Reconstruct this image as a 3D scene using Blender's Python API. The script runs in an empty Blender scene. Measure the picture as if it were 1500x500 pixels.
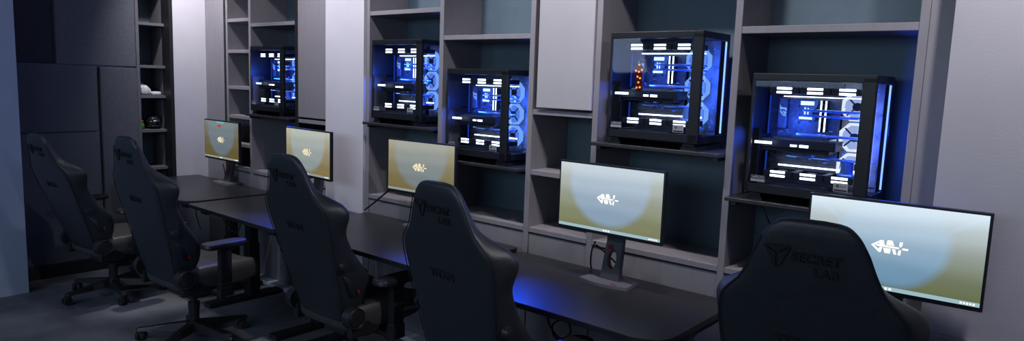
import bpy, bmesh, math, random
from mathutils import Vector, Matrix
random.seed(7)
PI = math.pi
C = bpy.context.scene.collection
sc = bpy.context.scene
sc.view_settings.view_transform = 'Standard'
sc.view_settings.look = 'None'
sc.view_settings.exposure = 0.0
sc.view_settings.gamma = 1.0
sc.view_settings.use_curve_mapping = False
FL = 0.875            # height of the cabinet ledge above the floor

# ------------------------------------------------------------------ materials
def lin(c):
    return tuple(((v/255)/12.92 if v/255 <= .04045 else ((v/255+.055)/1.055)**2.4) for v in c)

def mat(name, col, rough=.5, metal=0., var=.12, scale=12., bump=0., bscale=200., stretch=None, spec=.5, coat=0.):
    m = bpy.data.materials.new(name); m.use_nodes = True
    nt = m.node_tree; N = nt.nodes; L = nt.links
    b = N['Principled BSDF']
    b.inputs['Roughness'].default_value = rough
    b.inputs['Metallic'].default_value = metal
    b.inputs['Specular IOR Level'].default_value = spec
    b.inputs['Coat Weight'].default_value = coat
    tc = N.new('ShaderNodeTexCoord')
    mp = N.new('ShaderNodeMapping')
    if stretch: mp.inputs['Scale'].default_value = stretch
    L.new(tc.outputs['Object'], mp.inputs['Vector'])
    nz = N.new('ShaderNodeTexNoise'); nz.inputs['Scale'].default_value = scale; nz.inputs['Detail'].default_value = 5
    L.new(mp.outputs['Vector'], nz.inputs['Vector'])
    cr = N.new('ShaderNodeValToRGB')
    cr.color_ramp.elements[0].position = .3; cr.color_ramp.elements[1].position = .7
    cr.color_ramp.elements[0].color = (*[c*(1-var) for c in col], 1)
    cr.color_ramp.elements[1].color = (*[min(1, c*(1+var)) for c in col], 1)
    L.new(nz.outputs['Fac'], cr.inputs['Fac'])
    L.new(cr.outputs['Color'], b.inputs['Base Color'])
    if bump:
        n2 = N.new('ShaderNodeTexNoise'); n2.inputs['Scale'].default_value = bscale; n2.inputs['Detail'].default_value = 3
        L.new(mp.outputs['Vector'], n2.inputs['Vector'])
        bp = N.new('ShaderNodeBump'); bp.inputs['Strength'].default_value = bump; bp.inputs['Distance'].default_value = .002
        L.new(n2.outputs['Fac'], bp.inputs['Height']); L.new(bp.outputs['Normal'], b.inputs['Normal'])
    return m

def emis(name, col, strength, var=0.):
    m = bpy.data.materials.new(name); m.use_nodes = True
    nt = m.node_tree; nt.nodes.clear()
    o = nt.nodes.new('ShaderNodeOutputMaterial'); e = nt.nodes.new('ShaderNodeEmission')
    e.inputs['Color'].default_value = (*col, 1); e.inputs['Strength'].default_value = strength
    nt.links.new(e.outputs[0], o.inputs[0])
    return m

def glass(name, tint, refl=.06):
    m = bpy.data.materials.new(name); m.use_nodes = True
    nt = m.node_tree; nt.nodes.clear(); N = nt.nodes.new
    o = N('ShaderNodeOutputMaterial'); mx = N('ShaderNodeMixShader'); t = N('ShaderNodeBsdfTransparent'); g = N('ShaderNodeBsdfGlossy')
    lw = N('ShaderNodeLayerWeight'); pw = N('ShaderNodeMath'); pw.operation = 'POWER'; pw.inputs[1].default_value = 5.
    f = N('ShaderNodeMath'); f.operation = 'MULTIPLY_ADD'; f.inputs[1].default_value = .18; f.inputs[2].default_value = .015
    nt.links.new(lw.outputs['Facing'], pw.inputs[0]); nt.links.new(pw.outputs[0], f.inputs[0])
    t.inputs['Color'].default_value = (*tint, 1); g.inputs['Roughness'].default_value = .03
    nt.links.new(f.outputs[0], mx.inputs[0]); nt.links.new(t.outputs[0], mx.inputs[1]); nt.links.new(g.outputs[0], mx.inputs[2])
    nt.links.new(mx.outputs[0], o.inputs[0])
    return m

M = {}
M['laminate'] = mat('grey_laminate', (.235, .222, .245), .55, var=.05, scale=6, stretch=(6, 6, 1.2), bump=.05, bscale=90)
M['laminate_shaded'] = mat('shaded_grey_laminate', (.13, .127, .14), .6, var=.05, scale=6)  # grey laminate with the left bookcase's interior shade put into its colour
M['door'] = mat('pale_grey_door_laminate', (.40, .385, .415), .55, var=.03, scale=6)
M['laminate_dark'] = mat('blue_grey_back_laminate', (.085, .128, .165), .6, var=.08, scale=8)
M['paint'] = mat('pale_painted_plaster', (.60, .585, .65), .8, var=.03, scale=5, bump=.12, bscale=160)
M['paint_wall'] = mat('grey_painted_plaster', (.44, .425, .47), .85, var=.04, scale=4, bump=.2, bscale=120)
M['paint_blue'] = mat('pale_blue_grey_paint', (.34, .38, .50), .8, var=.03, scale=5)
M['floor'] = mat('mottled_grey_carpet', (.125, .13, .148), .9, var=.45, scale=2.6, bump=.5, bscale=260)
M['ceiling'] = mat('ceiling_paint', (.35, .35, .37), .9)
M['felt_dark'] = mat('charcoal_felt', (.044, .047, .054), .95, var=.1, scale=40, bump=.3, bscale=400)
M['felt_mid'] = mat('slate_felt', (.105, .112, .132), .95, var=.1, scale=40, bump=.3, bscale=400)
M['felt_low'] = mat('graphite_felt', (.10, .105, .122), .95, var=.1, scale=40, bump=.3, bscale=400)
M['black'] = mat('black_paint', (.012, .012, .014), .5, var=.1)
M['board'] = mat('black_board', (.022, .022, .025), .4, var=.15, scale=20)
M['desk'] = mat('charcoal_desktop', (.022, .022, .026), .33, var=.2, scale=90, bump=.08, bscale=700)
M['deskmetal'] = mat('black_powder_coat', (.014, .014, .016), .5, var=.1, bump=.1, bscale=600)
M['bezel'] = mat('black_bezel_plastic', (.012, .014, .018), .35, var=.05)
M['standgrey'] = mat('dark_grey_stand_plastic', (.055, .055, .064), .42, var=.05)
M['standbase'] = mat('grey_stand_base', (.13, .128, .148), .4, var=.04)
M['red'] = mat('red_plastic', (.25, .014, .018), .45, var=.1)
M['leather'] = mat('charcoal_leatherette', (.019, .0215, .027), .40, var=.12, scale=30, bump=.35, bscale=420)
M['seatside'] = mat('grey_seat_leatherette', (.05, .049, .051), .5, var=.1, scale=30, bump=.3, bscale=420)
M['seatfabric'] = mat('grey_woven_seat_fabric', (.12, .115, .115), .8, var=.12, scale=60, bump=.3, bscale=500)
M['chairplastic'] = mat('chair_black_plastic', (.016, .016, .019), .42, var=.1)
M['chairmetal'] = mat('chair_satin_metal', (.05, .05, .055), .35, metal=.6, var=.1)
M['print'] = mat('black_embroidery', (.006, .006, .008), .7, var=.1)
M['rubber'] = mat('black_rubber', (.012, .012, .012), .8)
M['case'] = mat('black_case_metal', (.010, .011, .014), .42, metal=.0, var=.08, spec=.3)
M['inner'] = mat('case_inner_panel', (.035, .040, .055), .55, metal=.1, var=.3, scale=30)
M['pcb'] = mat('dark_circuit_board', (.07, .085, .12), .4, var=.5, scale=60)
M['chrome'] = mat('polished_metal', (.5, .52, .58), .18, metal=1., var=.05)
M['whiteplastic'] = mat('white_fan_plastic', (.72, .74, .8), .4, var=.03)
M['reflector'] = mat('pale_reflector_panel', (.26, .28, .33), .45, var=.35, scale=25)
M['led_ring_white'] = emis('white_octagon_fan_led', (.80, .88, 1.), 1.25)
M['blade_white'] = emis('white_lit_fan_blade', (.50, .62, 1.), .85)
M['clearblade'] = emis('lit_translucent_fan_blade', (.12, .28, 1.), .9)
M['sticker'] = mat('grey_sticker', (.30, .30, .32), .5, var=.06)
M['stickerdark'] = mat('dark_sticker', (.045, .045, .05), .5)
M['ink'] = mat('sticker_ink', (.01, .01, .012), .6)
M['whitecloth'] = mat('white_cloth', (.75, .74, .76), .8, var=.08, scale=30)
M['green'] = mat('green_plastic', (.05, .22, .03), .4, var=.4, scale=30)
M['orangeplastic'] = mat('orange_plastic', (.35, .1, .05), .4)
M['helmet'] = mat('glossy_black_shell', (.015, .015, .017), .15, coat=.6)
M['visor'] = mat('silver_visor', (.22, .22, .25), .3, metal=.8)
M['cable'] = mat('black_cable_sheath', (.01, .01, .011), .5)
M['glass'] = glass('tinted_case_glass', (.86, .88, .93))
M['tube'] = mat('blue_coolant_tube', (.22, .40, .9), .16, metal=.55, var=.1)
M['led_white'] = emis('white_fan_led', (.75, .85, 1.), 6.0)
M['led_blue'] = emis('blue_led', (.05, .14, 1.), 3.2)
M['led_faint'] = emis('faint_blue_led', (.02, .07, .6), .6)
M['led_ring'] = emis('pale_blue_fan_led', (.20, .42, 1.), 1.15)
M['led_strip'] = emis('front_blue_strip', (.16, .28, 1.), 3.5)
M['led_block_face'] = emis('lit_blue_cooler_block', (.08, .22, 1.), .55)
M['led_block'] = emis('cooler_block_led', (.55, .75, 1.), 2.2)
M['led_dim_glint'] = emis('dim_board_led_and_glint', (.04, .13, 1.), 1.5)
M['glow_orange'] = emis('orange_glow', (1., .22, .04), 3.0)
M['glow_orange_dim'] = emis('dim_orange_glow', (.55, .05, .02), .12)
M['logo_white'] = emis('screen_logo_white', (1, .98, .93), 1.05)
M['logo_warm'] = emis('screen_logo_warm', (.95, .85, .55), .95)
M['taskbar'] = emis('screen_taskbar', lin((165, 195, 205)), .9)
M['taskbar_warm'] = emis('screen_taskbar_grey', lin((150, 160, 155)), .9)
M['icon_red'] = emis('screen_icon_red', lin((190, 70, 60)), .9)
M['icon_cyan'] = emis('screen_icon_cyan', lin((120, 190, 195)), .9)

# ------------------------------------------------------------------ mesh helpers
class MB:
    def __init__(s): s.bm = bmesh.new()
    def box(s, x0, x1, y0, y1, z0, z1, bev=0., seg=2, mtx=None):
        g = bmesh.ops.create_cube(s.bm, size=1.)
        vs = g['verts']
        for v in vs:
            v.co = Vector(((x0+x1)/2+v.co.x*(x1-x0), (y0+y1)/2+v.co.y*(y1-y0), (z0+z1)/2+v.co.z*(z1-z0)))
        if bev > 0:
            es = list({e for v in vs for e in v.link_edges})
            r = bmesh.ops.bevel(s.bm, geom=es, offset=min(bev, .49*min(abs(x1-x0), abs(y1-y0), abs(z1-z0))), segments=seg, affect='EDGES', profile=.5)
            vs = list({v for f in r['faces'] for v in f.verts} | {v for v in vs if v.is_valid})
        if mtx:
            for v in vs: v.co = mtx @ v.co
        return s
    def cyl(s, p0, p1, r0, r1=None, seg=20, cap=True):
        p0 = Vector(p0); p1 = Vector(p1); r1 = r0 if r1 is None else r1
        d = (p1-p0); q = d.to_track_quat('Z', 'Y').to_matrix()
        a = [s.bm.verts.new(p0+q @ Vector((r0*math.cos(2*PI*i/seg), r0*math.sin(2*PI*i/seg), 0))) for i in range(seg)]
        b = [s.bm.verts.new(p1+q @ Vector((r1*math.cos(2*PI*i/seg), r1*math.sin(2*PI*i/seg), 0))) for i in range(seg)]
        for i in range(seg):
            j = (i+1) % seg
            s.bm.faces.new((a[i], a[j], b[j], b[i]))
        if cap:
            s.bm.faces.new(a[::-1]); s.bm.faces.new(b)
        return s
    def tube(s, pts, r, seg=8):
        pts = [Vector(p) for p in pts]; rings = []
        for k, p in enumerate(pts):
            d = (pts[min(k+1, len(pts)-1)]-pts[max(k-1, 0)]).normalized()
            q = d.to_track_quat('Z', 'Y').to_matrix()
            rings.append([s.bm.verts.new(p+q @ Vector((r*math.cos(2*PI*i/seg), r*math.sin(2*PI*i/seg), 0))) for i in range(seg)])
        for A, B in zip(rings, rings[1:]):
            # match ring start to avoid twisting
            best = min(range(seg), key=lambda o: sum((A[i].co-B[(i+o) % seg].co).length for i in range(seg)))
            B[:] = B[best:]+B[:best]
            for i in range(seg):
                j = (i+1) % seg
                s.bm.faces.new((A[i], A[j], B[j], B[i]))
        s.bm.faces.new(rings[0][::-1]); s.bm.faces.new(rings[-1])
        return s
    def loft(s, rings, cap=True):
        R = [[s.bm.verts.new(p) for p in r] for r in rings]; n = len(R[0])
        for A, B in zip(R, R[1:]):
            for i in range(n):
                j = (i+1) % n
                s.bm.faces.new((A[i], A[j], B[j], B[i]))
        if cap:
            s.bm.faces.new(R[0][::-1]); s.bm.faces.new(R[-1])
        return s
    def prism(s, poly, f0, f1):
        """poly: 2-D points; f0, f1 map a 2-D point to 3-D (near and far faces)"""
        a = [s.bm.verts.new(f0(p)) for p in poly]; b = [s.bm.verts.new(f1(p)) for p in poly]; n = len(poly)
        for i in range(n):
            j = (i+1) % n
            s.bm.faces.new((a[i], a[j], b[j], b[i]))
        s.bm.faces.new(a[::-1]); s.bm.faces.new(b)
        return s
    def ball(s, c, r, sx=1, sy=1, sz=1, u=20, v=12):
        g = bmesh.ops.create_uvsphere(s.bm, u_segments=u, v_segments=v, radius=r)
        for w in g['verts']: w.co = Vector((c[0]+w.co.x*sx, c[1]+w.co.y*sy, c[2]+w.co.z*sz))
        return s
    def mesh(s, name, m, smooth=False):
        bmesh.ops.recalc_face_normals(s.bm, faces=s.bm.faces[:])
        me = bpy.data.meshes.new(name); s.bm.to_mesh(me); s.bm.free()
        me.materials.append(m)
        if smooth:
            for p in me.polygons: p.use_smooth = True
            try: me.set_sharp_from_angle(angle=math.radians(38))
            except Exception: pass
        return me

def link(name, me, parent=None, loc=(0, 0, 0), rot=(0, 0, 0)):
    o = bpy.data.objects.new(name, me); C.objects.link(o)
    o.location = loc; o.rotation_euler = rot
    if parent: o.parent = parent
    return o
def obj(name, mb, m, parent=None, smooth=False, loc=(0, 0, 0), rot=(0, 0, 0)):
    return link(name, mb.mesh(name, m, smooth), parent, loc, rot)
def tag(o, label, cat, group=None):
    o['label'] = label; o['category'] = cat
    if group: o['group'] = group
    return o
def thing(name, label, cat, loc=(0, 0, 0), rotz=0., group=None):
    o = bpy.data.objects.new(name, None); C.objects.link(o); o.empty_display_size = .1
    o.location = loc; o.rotation_euler = (0, 0, rotz)
    return tag(o, label, cat, group)
def struct(name, mb, m, smooth=False):
    o = obj(name, mb, m, None, smooth); o['kind'] = 'structure'; return o
def copy_tree(o, parent=None):
    c = o.copy(); C.objects.link(c)
    if parent: c.parent = parent
    for ch in list(o.children): copy_tree(ch, c)
    return c
def text_mesh(name, body, size, m, depth=.001, align='CENTER', width=1.):
    cu = bpy.data.curves.new(name, 'FONT'); cu.body = body; cu.size = size; cu.extrude = depth; cu.align_x = align; cu.align_y = 'CENTER'
    cu.offset = size*.022
    t = bpy.data.objects.new(name, cu); C.objects.link(t)
    dg = bpy.context.evaluated_depsgraph_get()
    me = bpy.data.meshes.new_from_object(t.evaluated_get(dg))
    bpy.data.objects.remove(t); bpy.data.curves.remove(cu)
    for v in me.vertices: v.co.x *= width
    me.name = name; me.materials.clear(); me.materials.append(m)
    return me
def rounded(x0, x1, y0, y1, rs, n=8):
    """rounded rectangle outline; rs = radii at (x0,y0),(x1,y0),(x1,y1),(x0,y1)"""
    out = []
    for (cx, cy, r, a) in ((x0+rs[0], y0+rs[0], rs[0], PI), (x1-rs[1], y0+rs[1], rs[1], 1.5*PI), (x1-rs[2], y1-rs[2], rs[2], 0), (x0+rs[3], y1-rs[3], rs[3], .5*PI)):
        for i in range(n+1):
            t = a+.5*PI*i/n; out.append((cx+r*math.cos(t), cy+r*math.sin(t)))
    return out

# ------------------------------------------------------------------ the room
WL = -4.95; BACK = .34
RX, RY, CEIL = 2.6, -5.2, 3.0
struct('floor', MB().box(-5.5, RX+.1, RY-.1, .6, -.1, 0), M['floor'])
struct('ceiling', MB().box(-5.5, RX+.1, RY-.1, .6, CEIL, CEIL+.1), M['ceiling'])
struct('wall_back', MB().box(-5.4, .81, BACK+.01, BACK+.13, 0, CEIL), M['paint_wall'])
struct('wall_left', MB().box(-5.4, -5.27, -.477, BACK+.01, 0, CEIL).box(-5.4, -5.0, -1.6, -.477, 0, CEIL), M['paint_wall'])
struct('wall_rear', MB().box(-5.4, RX+.1, RY-.1, RY, 0, CEIL), M['paint_wall'])
struct('wall_right', MB().box(RX, RX+.1, RY, .4, 0, CEIL), M['paint_wall'])
# pale wall return at the far left, in front of the felt panels
struct('wall_front_left', MB().box(-5.4, -4.62, RY, -1.405, 0, CEIL), M['paint_blue'])
# the near wall right of the cabinets, with a capped dado below
struct('wall_near', MB().box(.812, RX, -.10, .4, 0, CEIL), M['paint_wall'])
struct('trim_1', MB().box(.80, RX, -.135, -.10, 0, .825, .004), M['laminate'])
# pale wall piece beside the left bookcase, and the pillar in the shelving
struct('wall_pier_left', MB().box(-5.25, -4.85, -.215, .066, 0, CEIL), M['paint'])
struct('wall_pier_back', MB().box(-2.93, -2.505, -.02, BACK, 0, CEIL), M['paint'])
struct('trim_2', MB().box(-5.0, -4.851, -.245, -.216, 0, CEIL), M['black'])
struct('lit_floor_band', MB().box(-4.84, .80, -.085, .006, 0, .03, .006), M['paint'])  # pale slab standing in for the lit strip of floor along the wall
struct('wall_recess', MB().box(-4.85, -4.40, .066, .10, 0, CEIL), M['laminate'])
struct('baseboard_left', MB().box(-4.98, -4.925, -1.405, -.48, 0, .10, .004), M['black'])

# felt panels on the left wall
def felt(y0, y1, z0, z1, thick, m, label):
    o = obj('acoustic_panel', MB().box(-4.999, WL+thick, y0, y1, z0, z1, .006), M[m])
    return tag(o, label, 'wall panel', 'felt panels on the left wall')
zt = CEIL-.02
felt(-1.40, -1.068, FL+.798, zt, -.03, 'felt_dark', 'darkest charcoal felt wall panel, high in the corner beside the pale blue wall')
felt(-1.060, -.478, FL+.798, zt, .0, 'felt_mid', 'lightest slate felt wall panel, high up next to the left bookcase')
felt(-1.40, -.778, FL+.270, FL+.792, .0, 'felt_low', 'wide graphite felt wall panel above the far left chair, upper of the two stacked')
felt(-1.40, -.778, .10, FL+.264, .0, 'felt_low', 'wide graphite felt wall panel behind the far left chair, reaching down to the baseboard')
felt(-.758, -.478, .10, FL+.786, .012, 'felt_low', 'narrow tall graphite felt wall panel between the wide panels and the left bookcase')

# ------------------------------------------------------------------ shelving
def upright(root, x0, x1, y0=0., z0=0., z1=CEIL, m='laminate'):
    return obj('upright', MB().box(x0, x1, y0, BACK-.012, z0, z1, .0015, 1), M[m], root)
def shelf(root, x0, x1, ztop, th=.027, y0=.002):
    return obj('shelf', MB().box(x0, x1, y0, BACK-.012, ztop-th, ztop, .0015, 1), M['laminate'], root)
def backp(root, x0, x1, z0=.0, z1=CEIL):
    return obj('back_panel', MB().box(x0, x1, BACK-.012, BACK, z0, z1), M['laminate_dark'], root)
def kick(root, x0, x1):
    return obj('kick_panel', MB().box(x0, x1, .008, .028, 0, FL-.036, .0015, 1), M['laminate'], root)

G = 'grey built-in bookcases along the walls'
# far bookcase in the back wall
b1 = thing('bookcase', 'far grey bookcase with a narrow column of small shelves left of the farthest computer', 'bookcase', (-3.85, .17, 0), 0, G)
def rel(root): # children given in world coordinates
    for ch in root.children:
        ch.location = -root.location
for (a, b, m) in ((-4.40, -4.365, 'black'), (-4.363, -4.335, 'laminate'), (-4.0, -3.967, 'laminate'), (-3.345, -3.305, 'black')): upright(b1, a, b, 0, 0, CEIL, m)
for z in (1.215, .965, .67, .43, .20, 0.): shelf(b1, -4.335, -4.0, FL+z)
for z in (1.17, 0.): shelf(b1, -3.967, -3.345, FL+z)
shelf(b1, -4.335, -4.0, FL+1.46); shelf(b1, -3.967, -3.345, FL+1.52)
backp(b1, -4.40, -3.305); kick(b1, -4.40, -3.305); rel(b1)
# closed cabinet between the far bookcase and the pillar
b2 = thing('wall_cabinet', 'grey closed cabinet panel above a dark open niche between far bookcase and pale pillar', 'cabinet', (-3.12, .17, 0), 0)
obj('door', MB().box(-3.303, -2.932, 0, .02, FL+.47, CEIL, .002, 1), M['laminate'], b2)
shelf(b2, -3.303, -2.932, FL+.455); shelf(b2, -3.303, -2.932, FL); backp(b2, -3.303, -2.932); kick(b2, -3.303, -2.932); rel(b2)
# middle bookcase, two bays
b3 = thing('bookcase', 'middle grey bookcase holding the two computers right of the pale pillar', 'bookcase', (-1.8, .17, 0), 0, G)
for a, b in ((-2.503, -2.470), (-1.811, -1.777), (-1.119, -1.086)): upright(b3, a, b)
shelf(b3, -2.470, -1.811, FL+1.205); shelf(b3, -1.777, -1.119, FL+1.04)
for a, b in ((-2.470, -1.811), (-1.777, -1.119)):
    shelf(b3, a, b, FL); shelf(b3, a, b, FL+1.60)
backp(b3, -2.503, -1.086); kick(b3, -2.503, -1.086); rel(b3)
# narrow cabinet with a door
b4 = thing('wall_cabinet', 'narrow cabinet with a tall pale grey door over open shelves between two computers', 'cabinet', (-.89, .17, 0), 0)
obj('door', MB().box(-1.052, -.706, -.012, .008, FL+.652, CEIL-.02, .002, 1), M['door'], b4)
for z in (.640, .315, 0.): shelf(b4, -1.084, -.704, FL+z)
backp(b4, -1.084, -.704); kick(b4, -1.084, -.704); rel(b4)
# near bookcase, two bays
b5 = thing('bookcase', 'near grey bookcase holding the two computers at the right end of the room', 'bookcase', (0, .17, 0), 0, G)
for a, b in ((-.702, -.669), (0, .031), (.6906, .722)): upright(b5, a, b)
obj('filler_panel', MB().box(.723, .811, .002, .022, 0, CEIL, .001, 1), M['laminate'], b5)
shelf(b5, .031, .6906, FL+1.0477, .03); shelf(b5, .031, .6906, FL+1.60); shelf(b5, -.669, 0, FL+1.40)
for a, b in ((-.669, 0), (.031, .6906)): shelf(b5, a, b, FL)
backp(b5, -.702, .722); kick(b5, -.702, .811); rel(b5)
# bookcase let into the left wall
b6 = thing('bookcase', 'tall narrow grey bookcase in the left wall, darkened as by shade, beside the felt panels', 'bookcase', (-5.10, -.34, 0), 0, G)
for (a, b) in ((-.475, -.450), (-.240, -.216)):
    obj('upright', MB().box(-5.26, WL, a, b, 0, CEIL, .0015, 1), M['laminate_shaded'], b6)
for z in (1.49, 1.172, .816, .562, .270, -.055, -.40):
    obj('shelf', MB().box(-5.245, WL-.002, -.450, -.240, FL+z-.024, FL+z, .0015, 1), M['laminate_shaded'], b6)
obj('back_panel', MB().box(-5.26, -5.246, -.475, -.216, 0, CEIL), M['laminate_dark'], b6)
rel(b6)

# things on the left bookcase
z = FL+.562
def crumple(c, pts, n=7):
    mb = MB(); mb.ball(c, 1., *pts, u=24, v=14)
    rnd = random.Random(n)
    for v in mb.bm.verts:
        d = v.co-Vector(c); k = 1+.22*math.sin(9*d.x/pts[0]*.5+n)*math.cos(7*d.y/pts[1]*.5)+rnd.uniform(-.05, .05)
        v.co = Vector(c)+d*k; v.co.z = max(v.co.z, c[2]-pts[2]*.8)
    return mb
mb = crumple((0, 0, .034), (.035, .036, .042), 3)
for v in mb.bm.verts:
    if v.co.z > .05: v.co.y -= (v.co.z-.05)*1.2; v.co.z += (v.co.z-.05)*.8
tag(obj('crumpled_cloth', mb, M['whitecloth'], None, True, (-5.04, -.378, z+.001)), 'small peaked crumpled white cloth on a shelf of the left bookcase', 'cloth')
tag(obj('folded_cloth', MB().box(-.035, .035, -.037, .037, 0, .03, .012, 4), M['whitecloth'], None, True, (-5.03, -.298, z+.001)), 'small flat white folded cloth lying right of the peaked one in the left bookcase', 'cloth')
z = FL+.270
h = thing('helmet', 'glossy black rounded helmet with a silver highlight on the left bookcase shelf', 'helmet', (-5.06, -.317, z+.001))
mb = MB(); mb.ball((0, 0, .058), .066, 1., .98, .95, 28, 18)
for v in mb.bm.verts: v.co.z = max(0, v.co.z)
obj('shell', mb, M['helmet'], h, True)
mb = MB(); mb.ball((.030, .005, .066), .045, .95, .85, .42, 20, 12); obj('visor', mb, M['visor'], h, True)
mb = MB(); mb.box(.045, .075, -.04, .045, .018, .032, .006, 3); obj('chin_guard', mb, M['helmet'], h, True)
t = thing('toy', 'small green figure with an orange top at the left end of the bookcase shelf', 'toy', (-5.03, -.421, z+.001))
mb = MB()
mb.loft([[(r*math.cos(2*PI*i/16), r*math.sin(2*PI*i/16), zz) for i in range(16)] for r, zz in ((.018, 0), (.024, .01), (.022, .04), (.014, .055), (.012, .06))])
obj('body', mb, M['green'], t, True)
mb = MB(); mb.ball((0, 0, .066), .016, 1, 1, .7); obj('cap', mb, M['orangeplastic'], t, True)
mb = MB(); mb.tube([(0, -.01, .06), (0, -.013, .10), (.004, -.012, .14)], .005); obj('antenna', mb, M['green'], t, True)

# ------------------------------------------------------------------ computer shelves
def comp_shelf(x0, x1, ztop, label):
    o = obj('computer_shelf', MB().box(x0, x1, -.057, .30, -.017, 0, .002, 1).box(x0+.02, x0+.04, -.03, .28, -.035, -.016).box(x1-.04, x1-.02, -.03, .28, -.035, -.016), M['board'], None, False, (0, 0, FL+ztop))
    return tag(o, label, 'shelf', 'black boards carrying the computers')
comp_shelf(-3.964, -3.348, .459, 'black board shelf under the farthest computer')
comp_shelf(-2.468, -1.813, .4887, 'black board shelf under the computer just right of the pale pillar')
comp_shelf(-1.775, -1.121, .3174, 'black board shelf under the lower middle computer left of the cabinet door')
comp_shelf(-.667, -.002, .503, 'black board shelf under the computer with the orange lights')
comp_shelf(.033, .6885, .3234, 'black board shelf under the nearest computer at the right')

# ------------------------------------------------------------------ computers
PL, PW, PH = .471, .285, .53
def octagon(cx, cz, r, rot=PI/8):
    return [(cx+r*math.cos(rot+i*PI/4), cz+r*math.sin(rot+i*PI/4)) for i in range(8)]
PCM = {}
def pm(key, build, m, smooth=False):
    if key not in PCM:
        mb = MB(); build(mb); PCM[key] = mb.mesh(key, m, smooth)
    return PCM[key]
def Y(a): return lambda p: (p[0], a, p[1])

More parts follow.
